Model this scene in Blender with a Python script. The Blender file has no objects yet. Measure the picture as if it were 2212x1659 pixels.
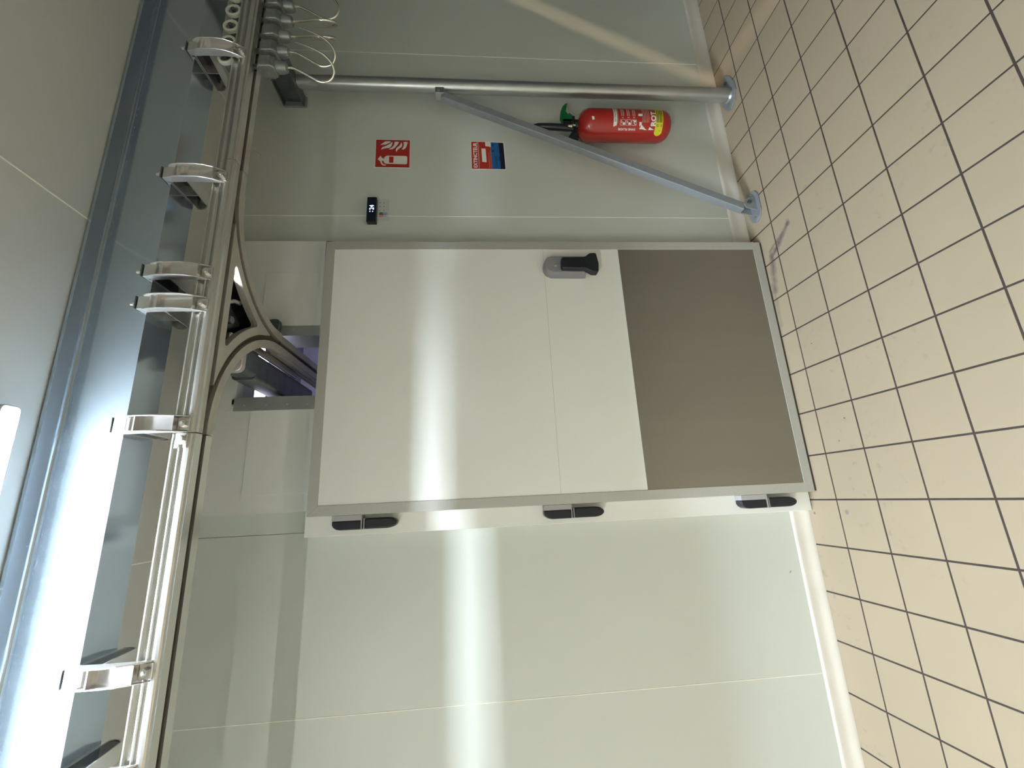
import bpy, bmesh, math, random
from mathutils import Vector, Matrix
random.seed(7)
PI = math.pi
sc = bpy.context.scene
C = sc.collection

# ------------------------------------------------------------------ camera
FPX = 924.81
R = ((-0.04744095, -0.07375988, -0.996147), (-0.96444743, 0.26294668, 0.02646134), (0.25998176, 0.96198676, -0.08361196))
CAM = Vector((0.0680, -1.8295, 1.5563))
cd = bpy.data.cameras.new('camera'); cam = bpy.data.objects.new('camera', cd); C.objects.link(cam)
cd.sensor_fit = 'HORIZONTAL'; cd.sensor_width = 36.0; cd.lens = FPX / 2212 * 36; cd.clip_start = 0.02
m3 = Matrix((R[0], [-a for a in R[1]], [-a for a in R[2]])).transposed()
cam.matrix_world = Matrix.Translation(CAM) @ m3.to_4x4()
sc.camera = cam

# ------------------------------------------------------------------ world, lights, exposure
w = bpy.data.worlds.new('world'); sc.world = w; w.use_nodes = True
w.node_tree.nodes['Background'].inputs[0].default_value = (0.8, 0.9, 1.0, 1)
w.node_tree.nodes['Background'].inputs[1].default_value = 0.02
sc.view_settings.view_transform = 'Standard'; sc.view_settings.look = 'None'
sc.view_settings.exposure = 1.36; sc.view_settings.gamma = 1.0; sc.view_settings.use_curve_mapping = False
LAMP_E = 240.0       # strength of the tube diffusers
ROOM_E = 98.0

def area(name, loc, direction, sx, sy, power, color, spread=180, xaxis=None):
    l = bpy.data.lights.new(name, 'AREA'); l.shape = 'RECTANGLE'; l.size = sx; l.size_y = sy
    l.energy = power; l.color = color; l.spread = math.radians(spread)
    o = bpy.data.objects.new(name, l); C.objects.link(o)
    z = -Vector(direction).normalized(); x = Vector(xaxis); x = (x - z * x.dot(z)).normalized(); y = z.cross(x)
    o.matrix_world = Matrix.Translation(loc) @ Matrix((x, y, z)).transposed().to_4x4()
    return o
# a thin warm sheet of light falling in from a doorway ahead on the right
dF = Vector((0.21, 0.98, 0)).normalized(); dW = Vector((0.477, 0, 0.879))
D = (dF * 1.0 - dW * 0.8).normalized()
nrm = dF.cross(dW).normalized(); e = D.cross(nrm).normalized()
area('doorway_light', Vector((2.60, 0.17, 0.06)) - D * 2.3 + e * 0.0, D, 2.3, 0.10, 0.062, (1.0, 0.72, 0.42), 3.0, e)

# ------------------------------------------------------------------ materials
def mat(name, col, rough=0.5, metal=0.0, var=0.0, vscale=8.0, bump=0.0, bscale=60.0, aniso=None, emit=None, coat=0.0, stretch=None, rvar=0.0, spec=0.5):
    m = bpy.data.materials.new(name); m.use_nodes = True
    nt = m.node_tree; b = nt.nodes['Principled BSDF']
    b.inputs['Base Color'].default_value = (*col, 1); b.inputs['Roughness'].default_value = rough
    b.inputs['Metallic'].default_value = metal; b.inputs['Specular IOR Level'].default_value = spec
    if coat: b.inputs['Coat Weight'].default_value = coat; b.inputs['Coat Roughness'].default_value = 0.12
    if emit: b.inputs['Emission Color'].default_value = (*emit[0], 1); b.inputs['Emission Strength'].default_value = emit[1]
    if var or bump or rvar:
        g = nt.nodes.new('ShaderNodeNewGeometry'); mp = nt.nodes.new('ShaderNodeMapping')
        nt.links.new(g.outputs['Position'], mp.inputs['Vector'])
        if stretch: mp.inputs['Scale'].default_value = stretch
    if var or rvar:
        n = nt.nodes.new('ShaderNodeTexNoise'); n.inputs['Scale'].default_value = vscale; n.inputs['Detail'].default_value = 5
        nt.links.new(mp.outputs[0], n.inputs['Vector'])
        if var:
            rmp = nt.nodes.new('ShaderNodeMapRange'); rmp.inputs[1].default_value = 0.3; rmp.inputs[2].default_value = 0.7
            rmp.inputs[3].default_value = 1 - var; rmp.inputs[4].default_value = 1 + var
            nt.links.new(n.outputs['Fac'], rmp.inputs[0])
            mx = nt.nodes.new('ShaderNodeVectorMath'); mx.operation = 'SCALE'; mx.inputs[0].default_value = col
            nt.links.new(rmp.outputs[0], mx.inputs['Scale']); nt.links.new(mx.outputs[0], b.inputs['Base Color'])
        if rvar:
            r2 = nt.nodes.new('ShaderNodeMapRange'); r2.inputs[1].default_value = 0.3; r2.inputs[2].default_value = 0.7
            r2.inputs[3].default_value = rough - rvar; r2.inputs[4].default_value = rough + rvar
            nt.links.new(n.outputs['Fac'], r2.inputs[0]); nt.links.new(r2.outputs[0], b.inputs['Roughness'])
    if bump:
        n2 = nt.nodes.new('ShaderNodeTexNoise'); n2.inputs['Scale'].default_value = bscale; n2.inputs['Detail'].default_value = 4
        nt.links.new(mp.outputs[0], n2.inputs['Vector'])
        bp = nt.nodes.new('ShaderNodeBump'); bp.inputs['Strength'].default_value = bump; bp.inputs['Distance'].default_value = 0.002
        nt.links.new(n2.outputs['Fac'], bp.inputs['Height']); nt.links.new(bp.outputs[0], b.inputs['Normal'])
    return m

M = {}
M['wall'] = mat('lacquered_panel', (0.66, 0.695, 0.645), 0.42, 0, 0.02, 1.5, 0.06, 500)
M['ceil'] = mat('ceiling_panel', (0.60, 0.615, 0.59), 0.45, 0, 0.02, 1.5, 0.05, 400)
M['bead'] = mat('sealant', (0.95, 0.95, 0.86), 0.4)
M['leaf'] = mat('door_skin', (0.87, 0.885, 0.84), 0.33, 0, 0.015, 1.2, 0.04, 500)
M['transom'] = mat('transom_skin', (0.82, 0.84, 0.81), 0.40, 0, 0.02, 2)
M['seam'] = mat('skin_seam', (0.36, 0.34, 0.28), 0.6)
M['alu'] = mat('satin_aluminium', (0.52, 0.52, 0.48), 0.45, 0.25, 0.03, 30, 0, stretch=(1, 1, 6))
M['kick'] = mat('brushed_stainless', (0.31, 0.29, 0.25), 0.40, 0.75, 0.035, 3.0, 0.05, 300, stretch=(3, 3, 0.35), rvar=0.02)
M['steel'] = mat('stainless_strip', (0.52, 0.54, 0.52), 0.38, 0.7, 0.04, 20)
M['seal_shade'] = mat('rubber_seal_and_shade', (0.07, 0.06, 0.045), 0.7)  # rubber of the door's floor seal; also paints the shade inside rail slots
M['cove'] = mat('pvc_cove', (0.72, 0.68, 0.60), 0.16, 0, 0.03, 6, coat=0.3)
M['galv'] = mat('galvanised_steel', (0.45, 0.52, 0.59), 0.14, 0.76, 0.03, 4)
M['galvmatt'] = mat('galvanised_tube', (0.52, 0.54, 0.53), 0.33, 0.85, 0.04, 12, 0.02, 60)
M['galvbrace'] = mat('zinc_brace', (0.33, 0.36, 0.39), 0.55, 0.35, 0.05, 25, 0.03, 80)
M['cast'] = mat('polished_casting', (0.68, 0.66, 0.64), 0.27, 0.85, 0.04, 20)
M['rail'] = mat('extruded_rail', (0.64, 0.64, 0.61), 0.27, 0.85, 0.03, 12)
M['railcast'] = mat('switch_casting', (0.46, 0.44, 0.39), 0.45, 0.55, 0.10, 14, 0.06, 60)
M['dark'] = mat('polished_metal_dark_reflection', (0.035, 0.038, 0.045), 0.14, 0.9, 0.3, 9)  # near-black base colour stands in for dark reflections on polished metal
M['darkcast'] = mat('dark_casting', (0.17, 0.19, 0.20), 0.38, 0.8, 0.15, 20)
M['trolley'] = mat('trolley_body', (0.26, 0.28, 0.27), 0.4, 0.6, 0.15, 40)
M['nylon'] = mat('white_nylon', (0.62, 0.64, 0.56), 0.45)
M['chrome'] = mat('polished_hook_steel', (0.82, 0.80, 0.72), 0.14, 1.0)
M['black'] = mat('black_plastic', (0.012, 0.014, 0.020), 0.35)
M['grey'] = mat('grey_plastic', (0.27, 0.27, 0.29), 0.5)
M['lgrey'] = mat('light_grey_plastic', (0.42, 0.42, 0.43), 0.5)
M['zinc'] = mat('zinc_screw', (0.62, 0.61, 0.56), 0.3, 0.9)
M['redpaint'] = mat('red_enamel', (0.36, 0.018, 0.012), 0.22, 0, 0.03, 6, coat=0.4)
M['green'] = mat('green_plastic', (0.0, 0.13, 0.03), 0.4)
M['yellow'] = mat('yellow_print', (0.62, 0.56, 0.02), 0.4)
M['white'] = mat('white_print', (0.72, 0.70, 0.62), 0.45)
M['pinkprint'] = mat('pale_fine_print', (0.50, 0.26, 0.22), 0.45)
M['signred'] = mat('sign_red', (0.47, 0.030, 0.022), 0.4)
M['signwhite'] = mat('sign_white', (0.84, 0.83, 0.76), 0.4)
M['blue'] = mat('label_blue', (0.02, 0.13, 0.36), 0.4)
M['navy'] = mat('label_navy', (0.006, 0.010, 0.03), 0.4)
M['navyink'] = mat('label_ink_blue', (0.006, 0.045, 0.20), 0.4)
M['orange'] = mat('label_orange', (0.55, 0.12, 0.05), 0.4)
M['sky'] = mat('label_pale_blue', (0.30, 0.38, 0.58), 0.4)
M['digit'] = mat('display_digits', (0.8, 0.9, 1), 0.4, emit=((0.45, 0.62, 1.0), 0.9))
M['grout'] = mat('dark_grout', (0.060, 0.045, 0.040), 0.8, 0, 0.2, 30)
M['lampbody'] = mat('lamp_housing', (0.55, 0.55, 0.55), 0.5)
M['lamp'] = mat('lamp_diffuser', (1, 1, 1), 0.4, emit=((0.80, 0.91, 1.0), LAMP_E))
M['lamp2'] = mat('lamp_diffuser_far', (1, 1, 1), 0.4, emit=((1.0, 0.98, 0.93), ROOM_E))
M['lamp3'] = mat('chamber_lamp', (1, 1, 1), 0.4, emit=((0.80, 0.80, 1.0), 3.0))
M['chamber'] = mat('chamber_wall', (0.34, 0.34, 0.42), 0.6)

# floor tile: cream stoneware with speckle, scuffs with their own shape and per-tile tone
def tile_mat():
    m = bpy.data.materials.new('cream_floor_tile'); m.use_nodes = True; nt = m.node_tree; N = nt.nodes; L = nt.links
    b = N['Principled BSDF']; b.inputs['Roughness'].default_value = 0.42; b.inputs['Specular IOR Level'].default_value = 0.35
    g = N.new('ShaderNodeNewGeometry'); oi = N.new('ShaderNodeObjectInfo')
    def noise(s, d=4, vec=None):
        n = N.new('ShaderNodeTexNoise'); n.inputs['Scale'].default_value = s; n.inputs['Detail'].default_value = d
        L.new(vec or g.outputs['Position'], n.inputs['Vector']); return n.outputs['Fac']
    def rng(x, a, b_, c, d):
        r = N.new('ShaderNodeMapRange'); r.inputs[1].default_value = a; r.inputs[2].default_value = b_
        r.inputs[3].default_value = c; r.inputs[4].default_value = d; L.new(x, r.inputs[0]); return r.outputs[0]
    def mul(a, b_):
        r = N.new('ShaderNodeMath'); r.operation = 'MULTIPLY'
        for k, v in enumerate((a, b_)):
            if isinstance(v, float): r.inputs[k].default_value = v
            else: L.new(v, r.inputs[k])
        return r.outputs[0]
    def mix(fac, a, col):
        r = N.new('ShaderNodeMix'); r.data_type = 'RGBA'
        L.new(fac, r.inputs['Factor'])
        if isinstance(a, tuple): r.inputs['A'].default_value = (*a, 1)
        else: L.new(a, r.inputs['A'])
        r.inputs['B'].default_value = (*col, 1); return r.outputs['Result']
    base = mix(rng(noise(3.5, 5), 0.35, 0.7, 0, 0.5), (0.455, 0.375, 0.270), (0.415, 0.350, 0.253))
    base = mix(mul(rng(oi.outputs['Random'], 0, 1, 0, 1), 0.22), base, (0.385, 0.325, 0.237))
    scuff = mul(rng(noise(26, 6), 0.60, 0.72, 0, 1), rng(noise(2.3, 2), 0.5, 0.62, 0, 1))
    base = mix(mul(scuff, 0.35), base, (0.22, 0.21, 0.17))
    def seg(ax, ay, bx, by, rad):            # distance-to-segment smear
        A = Vector((ax, ay, 0)); B = Vector((bx, by, 0)); Dv = B - A
        s = N.new('ShaderNodeVectorMath'); s.operation = 'SUBTRACT'; L.new(g.outputs['Position'], s.inputs[0]); s.inputs[1].default_value = A
        wn = N.new('ShaderNodeTexNoise'); wn.inputs['Scale'].default_value = 22; L.new(g.outputs['Position'], wn.inputs['Vector'])
        dt = N.new('ShaderNodeVectorMath'); dt.operation = 'DOT_PRODUCT'; L.new(s.outputs[0], dt.inputs[0]); dt.inputs[1].default_value = Dv / Dv.length_squared
        cl = N.new('ShaderNodeClamp'); L.new(dt.outputs['Value'], cl.inputs[0])
        sc_ = N.new('ShaderNodeVectorMath'); sc_.operation = 'SCALE'; sc_.inputs[0].default_value = Dv; L.new(cl.outputs[0], sc_.inputs['Scale'])
        df = N.new('ShaderNodeVectorMath'); df.operation = 'SUBTRACT'; L.new(s.outputs[0], df.inputs[0]); L.new(sc_.outputs[0], df.inputs[1])
        ln = N.new('ShaderNodeVectorMath'); ln.operation = 'LENGTH'; L.new(df.outputs[0], ln.inputs[0])
        ad = N.new('ShaderNodeMath'); ad.operation = 'MULTIPLY_ADD'; L.new(wn.outputs['Fac'], ad.inputs[0]); ad.inputs[1].default_value = rad * 1.6; L.new(ln.outputs['Value'], ad.inputs[2])
        return rng(ad.outputs[0], rad * 0.85, rad * 1.75, 1, 0)
    for ax, ay, bx, by, rad, k in ((1.325, -0.10, 1.22, 0.045, 0.022, 0.92), (1.22, 0.045, 1.05, 0.075, 0.030, 0.75), (1.30, -0.06, 1.26, 0.05, 0.012, 0.6), (1.05, 0.08, 0.86, 0.085, 0.016, 0.3)):
        base = mix(mul(seg(ax, ay, bx, by, rad), float(k)), base, (0.13, 0.11, 0.12))
    for x, y, rad, colr in ((0.335, -0.144, 0.0035, (0.20, 0.02, 0.015)), (-0.052, -0.04, 0.010, (0.25, 0.26, 0.26)), (0.245, -0.09, 0.003, (0.10, 0.07, 0.05)), (0.70, -0.07, 0.003, (0.10, 0.07, 0.05)), (-0.06, 0.145, 0.006, (0.2, 0.16, 0.1))):
        s = N.new('ShaderNodeVectorMath'); s.operation = 'DISTANCE'; L.new(g.outputs['Position'], s.inputs[0]); s.inputs[1].default_value = (x, y, 0)
        base = mix(rng(s.outputs['Value'], rad * 0.8, rad * 1.2, 0.85, 0), base, colr)
    L.new(base, b.inputs['Base Color'])
    bp = N.new('ShaderNodeBump'); bp.inputs['Strength'].default_value = 0.08; bp.inputs['Distance'].default_value = 0.001
    L.new(noise(260, 3), bp.inputs['Height']); L.new(bp.outputs[0], b.inputs['Normal'])
    return m
M['tile'] = tile_mat()

# ------------------------------------------------------------------ mesh helpers
class MB:
    def __init__(s): s.v = []; s.f = []; s.mi = []; s.k = 0
    def add(s, vs, fs):
        n = len(s.v); s.v += [tuple(p) for p in vs]
        for f in fs: s.f.append([a + n for a in f]); s.mi.append(s.k)
        return s
    def box(s, x0, x1, y0, y1, z0, z1):
        v = [(x, y, z) for z in (z0, z1) for y in (y0, y1) for x in (x0, x1)]
        return s.add(v, [(0, 2, 3, 1), (4, 5, 7, 6), (0, 1, 5, 4), (2, 6, 7, 3), (0, 4, 6, 2), (1, 3, 7, 5)])
    def prism(s, poly, a, b, axis):
        """poly in the plane perpendicular to axis: axis 0 -> (y,z), 1 -> (x,z), 2 -> (x,y)"""
        def P(p, t): return (t, p[0], p[1]) if axis == 0 else (p[0], t, p[1]) if axis == 1 else (p[0], p[1], t)
        n = len(poly); ar = sum(poly[i][0] * poly[(i + 1) % n][1] - poly[(i + 1) % n][0] * poly[i][1] for i in range(n))
        if ar < 0: poly = poly[::-1]
        vs = [P(p, a) for p in poly] + [P(p, b) for p in poly]
        fs = [list(range(n))[::-1], list(range(n, 2 * n))] + [(i, (i + 1) % n, n + (i + 1) % n, n + i) for i in range(n)]
        if (axis == 1) != (b < a): fs = [tuple(reversed(f)) for f in fs]
        return s.add(vs, fs)
    def tube(s, pts, rad, seg=12, caps=True):
        pts = [Vector(p) for p in pts]; n = len(pts)
        rad = rad if isinstance(rad, (list, tuple)) else [rad] * n
        vs = []; prev = None
        for i, p in enumerate(pts):
            t = (pts[min(i + 1, n - 1)] - pts[max(i - 1, 0)]).normalized()
            if prev is None:
                a = Vector((0, 0, 1)) if abs(t.z) < 0.9 else Vector((1, 0, 0)); u = t.cross(a).normalized()
            else:
                u = (prev - t * prev.dot(t)).normalized()
            prev = u; q = t.cross(u)
            for k in range(seg):
                an = 2 * PI * k / seg; vs.append(p + (u * math.cos(an) + q * math.sin(an)) * rad[i])
        fs = [(i * seg + k, i * seg + (k + 1) % seg, (i + 1) * seg + (k + 1) % seg, (i + 1) * seg + k) for i in range(n - 1) for k in range(seg)]
        if caps: fs += [tuple(range(seg))[::-1], tuple(range((n - 1) * seg, n * seg))]
        return s.add(vs, fs)
    def cyl(s, a, b, r, seg=16): return s.tube([a, b], r, seg)
    def lathe(s, prof, cx, cy, seg=40):
        """prof = [(r, z)] bottom to top around a vertical axis"""
        vs = []; n = len(prof)
        for r, z in prof:
            for k in range(seg):
                an = 2 * PI * k / seg; vs.append((cx + r * math.cos(an), cy + r * math.sin(an), z))
        fs = [(i * seg + k, i * seg + (k + 1) % seg, (i + 1) * seg + (k + 1) % seg, (i + 1) * seg + k) for i in range(n - 1) for k in range(seg)]
        fs += [tuple(range(seg))[::-1], tuple(range((n - 1) * seg, n * seg))]
        return s.add(vs, fs)
    def build(s, name, material, parent=None, bevel=0, smooth=False, segs=2, fix=False):
        me = bpy.data.meshes.new(name); me.from_pydata(s.v, [], s.f); me.update()
        mats = material if isinstance(material, list) else [material]
        for m in mats: me.materials.append(M[m] if isinstance(m, str) else m)
        for p, k in zip(me.polygons, s.mi): p.material_index = k
        if fix:
            bm = bmesh.new(); bm.from_mesh(me); bmesh.ops.recalc_face_normals(bm, faces=bm.faces); bm.to_mesh(me); bm.free()
        if smooth:
            for p in me.polygons: p.use_smooth = True
            me.set_sharp_from_angle(angle=math.radians(35))
        o = bpy.data.objects.new(name, me); C.objects.link(o)
        if parent is not None: o.parent = parent
        if bevel:
            b = o.modifiers.new('bevel', 'BEVEL'); b.width = bevel; b.segments = segs; b.limit_method = 'ANGLE'; b.angle_limit = math.radians(40)
            b.harden_normals = False
        return o

def tag(o, label=None, cat=None, group=None, kind=None):
    if label: o['label'] = label
    if cat: o['category'] = cat
    if group: o['group'] = group
    if kind: o['kind'] = kind
    return o
def empty(name, label, cat, group=None, kind=None, loc=(0, 0, 0)):
    o = bpy.data.objects.new(name, None); C.objects.link(o); o.location = loc; o.empty_display_size = 0.05
    return tag(o, label, cat, group, kind)
def copy_tree(o, parent=None):
    c = o.copy(); C.objects.link(c); c.parent = parent
    for ch in [x for x in C.objects if x.parent == o]: copy_tree(ch, c)
    return c
def text_verts(s, size, spacing=1.0, bold=0.018):
    cu = bpy.data.curves.new('lettering', 'FONT'); cu.body = s; cu.size = size; cu.space_character = spacing; cu.resolution_u = 3
    cu.offset = size * bold
    ob = bpy.data.objects.new('lettering', cu); C.objects.link(ob)
    dg = bpy.context.evaluated_depsgraph_get(); me = bpy.data.meshes.new_from_object(ob.evaluated_get(dg))
    vs = [(v.co.x, v.co.y) for v in me.vertices]; fs = [tuple(p.vertices) for p in me.polygons]
    bpy.data.objects.remove(ob); bpy.data.curves.remove(cu); bpy.data.meshes.remove(me)
    x0 = min(v[0] for v in vs); x1 = max(v[0] for v in vs); y0 = min(v[1] for v in vs); y1 = max(v[1] for v in vs)
    return [((x - x0) / (x1 - x0), (y - y0) / (y1 - y0)) for x, y in vs], fs
def flat_text(mb, s, x0, x1, z0, z1, y):
    vs, fs = text_verts(s, 1.0)
    return mb.add([(x0 + a * (x1 - x0), y, z0 + b * (z1 - z0)) for a, b in vs], fs)
def rrect(x0, x1, y0, y1, r, n=5):
    out = []
    for cx, cy, a0 in ((x1 - r, y1 - r, 0), (x0 + r, y1 - r, 90), (x0 + r, y0 + r, 180), (x1 - r, y0 + r, 270)):
        for k in range(n + 1):
            a = math.radians(a0 + 90 * k / n); out.append((cx + r * math.cos(a), cy + r * math.sin(a)))
    return out
def arc(cx, cy, r, a0, a1, n=12):
    return [(cx + r * math.cos(math.radians(a0 + (a1 - a0) * k / n)), cy + r * math.sin(math.radians(a0 + (a1 - a0) * k / n))) for k in range(n + 1)]

# ------------------------------------------------------------------ room shell
WY = 0.205; H = 2.85
XL, XR, YF = -3.6, 4.6, -4.6
floor = empty('floor', 'cream square tiled floor with dark grout lines', 'floor', kind='structure')
MB().box(XL, XR, YF, WY, -0.06, -0.0009).build('grout_bed', 'grout', floor)
T = 0.2; G = 0.0068
def tile_mesh(x0, x1, y0, y1):
    mb = MB(); b = 0.0006; z = 0.0
    vs = [(x0, y0, -0.006), (x1, y0, -0.006), (x1, y1, -0.006), (x0, y1, -0.006), (x0, y0, z - b), (x1, y0, z - b), (x1, y1, z - b), (x0, y1, z - b),
          (x0 + b, y0 + b, z), (x1 - b, y0 + b, z), (x1 - b, y1 - b, z), (x0 + b, y1 - b, z)]
    fs = [(0, 1, 5, 4), (1, 2, 6, 5), (2, 3, 7, 6), (3, 0, 4, 7), (4, 5, 9, 8), (5, 6, 10, 9), (6, 7, 11, 10), (7, 4, 8, 11), (8, 9, 10, 11)]
    return mb.add(vs, fs)
def visible(i, j):
    for dx in (0, 1):
        for dy in (0, 1):
            P = Vector(((i + dx) * T, (-j + dy) * T if j >= 0 else (0.19 if dy else 0), 0)) - CAM
            c = [sum(R[r][k] * P[k] for k in range(3)) for r in range(3)]
            if c[2] > 0.1:
                u = 1106 + FPX * c[0] / c[2]; v = 829.5 + FPX * c[1] / c[2]
                if -20 < u < 2232 and -20 < v < 1679: return True
    return False
full = None; cut = None; rest = MB()
for i in range(-18, 23):
    for j in range(-1, 23):
        # column i spans i*T..(i+1)*T ; row j=0 spans -T..0 ; row -1 is the cut row against the wall
        y0, y1 = ((-j - 1) * T, -j * T) if j >= 0 else (0.0, WY - 0.003)
        vis = visible(i, j + 1) if j >= 0 else visible(i, -1)
        if vis:
            if j >= 0:
                if full is None:
                    full = tile_mesh(G / 2, T - G / 2, G / 2, T - G / 2).build('tile', 'tile', floor); o = full
                else: o = full.copy(); C.objects.link(o)
            else:
                if cut is None:
                    cut = tile_mesh(G / 2, T - G / 2, G / 2, WY - 0.006).build('tile', 'tile', floor); o = cut
                else: o = cut.copy(); C.objects.link(o)
            o.location = (i * T, y0, random.uniform(-0.0003, 0.0003))
        elif y0 > YF:
            t = tile_mesh(i * T + G / 2, (i + 1) * T - G / 2, y0 + G / 2, y1 - G / 2); rest.add(t.v, t.f)
tag(rest.build('tile_field', 'tile', floor), kind='stuff')

# back wall: insulated panels with a pale sealant bead in each joint
wall = empty('wall_back', 'pale grey-green insulated panel wall behind the door', 'wall', kind='structure')
def panel(x0, x1, z0, z1, y0=WY, y1=WY + 0.1):
    return MB().box(x0 + 0.0008, x1 - 0.0008, y0, y1, z0, z1).build('wall_panel', 'wall', wall, bevel=0.0008, segs=1)
for a, b in ((-3.6, -1.88), (-1.88, -0.73), (-0.73, -0.03), (1.39, 1.575), (1.575, 2.725), (2.725, 3.875), (3.875, XR)):
    panel(a, b, 0, H)
panel(-0.03, 0.565, 2.28, H); panel(0.875, 1.39, 2.28, H); panel(0.565, 0.875, 2.645, H); panel(-0.03, 1.39, 0, 2.28, WY + 0.0, WY + 0.1)
for x in (-1.88, -0.73, 1.575, 2.725, 3.875):
    MB().box(x - 0.0019, x + 0.0019, WY - 0.0016, WY + 0.01, 0.07, H).build('joint_bead', 'bead', wall, bevel=0.0008, segs=1)
MB().prism([(-0.322, 0.137), (-0.317, 0.139), (-0.309, 0.130), (-0.313, 0.127)], WY - 0.0006, WY, 1).build('scuff_mark', 'seam', wall)
# chamber beyond the rail opening
far = empty('wall_chamber', 'bluish lit chamber walls seen through the rail opening', 'wall', kind='structure')
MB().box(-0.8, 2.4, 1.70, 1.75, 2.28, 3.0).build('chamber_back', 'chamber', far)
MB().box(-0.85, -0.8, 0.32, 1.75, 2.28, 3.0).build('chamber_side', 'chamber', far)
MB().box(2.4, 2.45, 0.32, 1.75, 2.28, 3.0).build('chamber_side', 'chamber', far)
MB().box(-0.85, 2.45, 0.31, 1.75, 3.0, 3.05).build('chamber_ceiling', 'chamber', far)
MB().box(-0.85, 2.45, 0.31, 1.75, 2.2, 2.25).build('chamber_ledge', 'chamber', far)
wl = MB().box(XL - 0.1, XL, YF, WY + 0.1, 0, H).build('wall_left', 'wall'); tag(wl, 'pale panel wall at the left end of the room', 'wall', kind='structure')
wf = MB().box(XL, XR, YF - 0.1, YF, 0, H).build('wall_front', 'wall'); tag(wf, 'pale panel wall behind the viewer', 'wall', kind='structure')
ceil = empty('ceiling', 'pale panel ceiling with white joint beads above the beam', 'ceiling', kind='structure')
xs = [XL, -2.40, -1.25, -0.10, 1.05, 2.20, 3.35, 4.50, XR]
for a, b in zip(xs, xs[1:]):
    MB().box(a + 0.0008, b - 0.0008, YF, WY + 0.1, H, H + 0.08).build('ceiling_panel', 'ceil', ceil, bevel=0.0008, segs=1)
for x in xs[1:-1]:
    MB().box(x - 0.0022, x + 0.0022, YF, WY, H - 0.0012, H + 0.01).build('joint_bead', 'bead', ceil)

# cove baseboard
cove_prof = [(WY, 0.0), (0.178, 0.0), (0.178, 0.004), (0.1805, 0.012), (0.185, 0.021), (0.190, 0.030), (0.1935, 0.042), (0.195, 0.055), (0.1955, 0.066), (0.1965, 0.071), (0.2005, 0.0765), (WY, 0.079)]
bl = MB().prism(cove_prof, XL, -0.048, 0).build('baseboard_left', 'cove', smooth=True); tag(bl, 'glossy white coved skirting left of the door', 'skirting', kind='structure')
br = empty('baseboard_right', 'white coved skirting right of the door, behind the post', 'skirting', kind='structure')
MB().prism(cove_prof, 1.385, 3.105, 0).build('cove_length', 'cove', br, smooth=True)
MB().prism(cove_prof, 3.108, XR, 0).build('cove_length', 'cove', br, smooth=True)
MB().prism([(a - 0.0012, b + 0.0012) for a, b in cove_prof], 3.095, 3.118, 0).build('joint_clip', 'cove', br, smooth=True)

# ------------------------------------------------------------------ door frame and transom
jamb = MB().box(-0.047, 0.06, 0.150, WY, 0.004, 2.30).build('trim_1', 'leaf', bevel=0.0015); tag(jamb, 'white jamb strip carrying the three black hinges', 'door frame', kind='structure')
jr = MB().box(1.30, 1.384, 0.150, WY, 0.004, 2.30).build('trim_2', 'leaf', bevel=0.0015); tag(jr, 'white jamb on the lock side of the door', 'door frame', kind='structure')
trn = empty('trim_3', 'pale raised infill panels above the door, either side of the rail slot', 'transom', kind='structure')
MB().box(0.060, 0.51, 0.150, WY, 2.27, 2.80).build('infill_panel', 'transom', trn, bevel=0.001)
MB().box(0.915, 1.384, 0.150, WY, 2.27, 2.80).build('infill_panel', 'transom', trn, bevel=0.001)
MB().box(0.51, 0.915, 0.150, WY, 2.645, 2.80).build('infill_panel', 'transom', trn, bevel=0.001)
MB().box(0.138, 0.51, 0.1455, 0.15, 2.27, 2.572).build('raised_plate', 'transom', trn, bevel=0.0012)
MB().box(0.915, 1.204, 0.1455, 0.15, 2.27, 2.572).build('raised_plate', 'transom', trn, bevel=0.0012)
MB().box(0.915, 1.292, 0.1485, 0.15, 2.27, 2.650).build('raised_plate', 'transom', trn, bevel=0.0008)
MB().box(0.54, 0.565, 0.150, 0.31, 2.27, 2.66).build('slot_cheek', 'leaf', trn)
MB().box(0.875, 0.90, 0.150, 0.31, 2.27, 2.66).build('slot_cheek', 'leaf', trn)
for nm, x0, x1, s, lb in (('trim_4', 0.508, 0.572, 1, 'screwed stainless angle strip down the left side of the rail slot'), ('trim_5', 0.868, 0.918, -1, 'screwed stainless angle strip down the right side of the rail slot')):
    st = empty(nm, lb, 'metal strip', kind='structure')
    mb = MB().box(x0, x1, 0.1425, 0.145, 2.27, 2.647)
    if s > 0: mb.box(x1 - 0.0025, x1, 0.145, 0.31, 2.27, 2.64)
    else: mb.box(x0, x0 + 0.0025, 0.145, 0.31, 2.27, 2.64)
    mb.build('angle_strip', 'steel', st, bevel=0.0006, segs=1)
    xc = (x0 + x1) / 2 - 0.006 * s
    for z in (2.325, 2.415, 2.505, 2.60):
        MB().lathe([(0.0045, 0), (0.004, 0.0022), (0.0018, 0.003)], 0, 0, 12).build('screw', 'zinc', st, smooth=True)
        o = C.objects[-1]; o.rotation_euler = (PI / 2, 0, 0); o.location = (xc, 0.1425, z)
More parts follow.
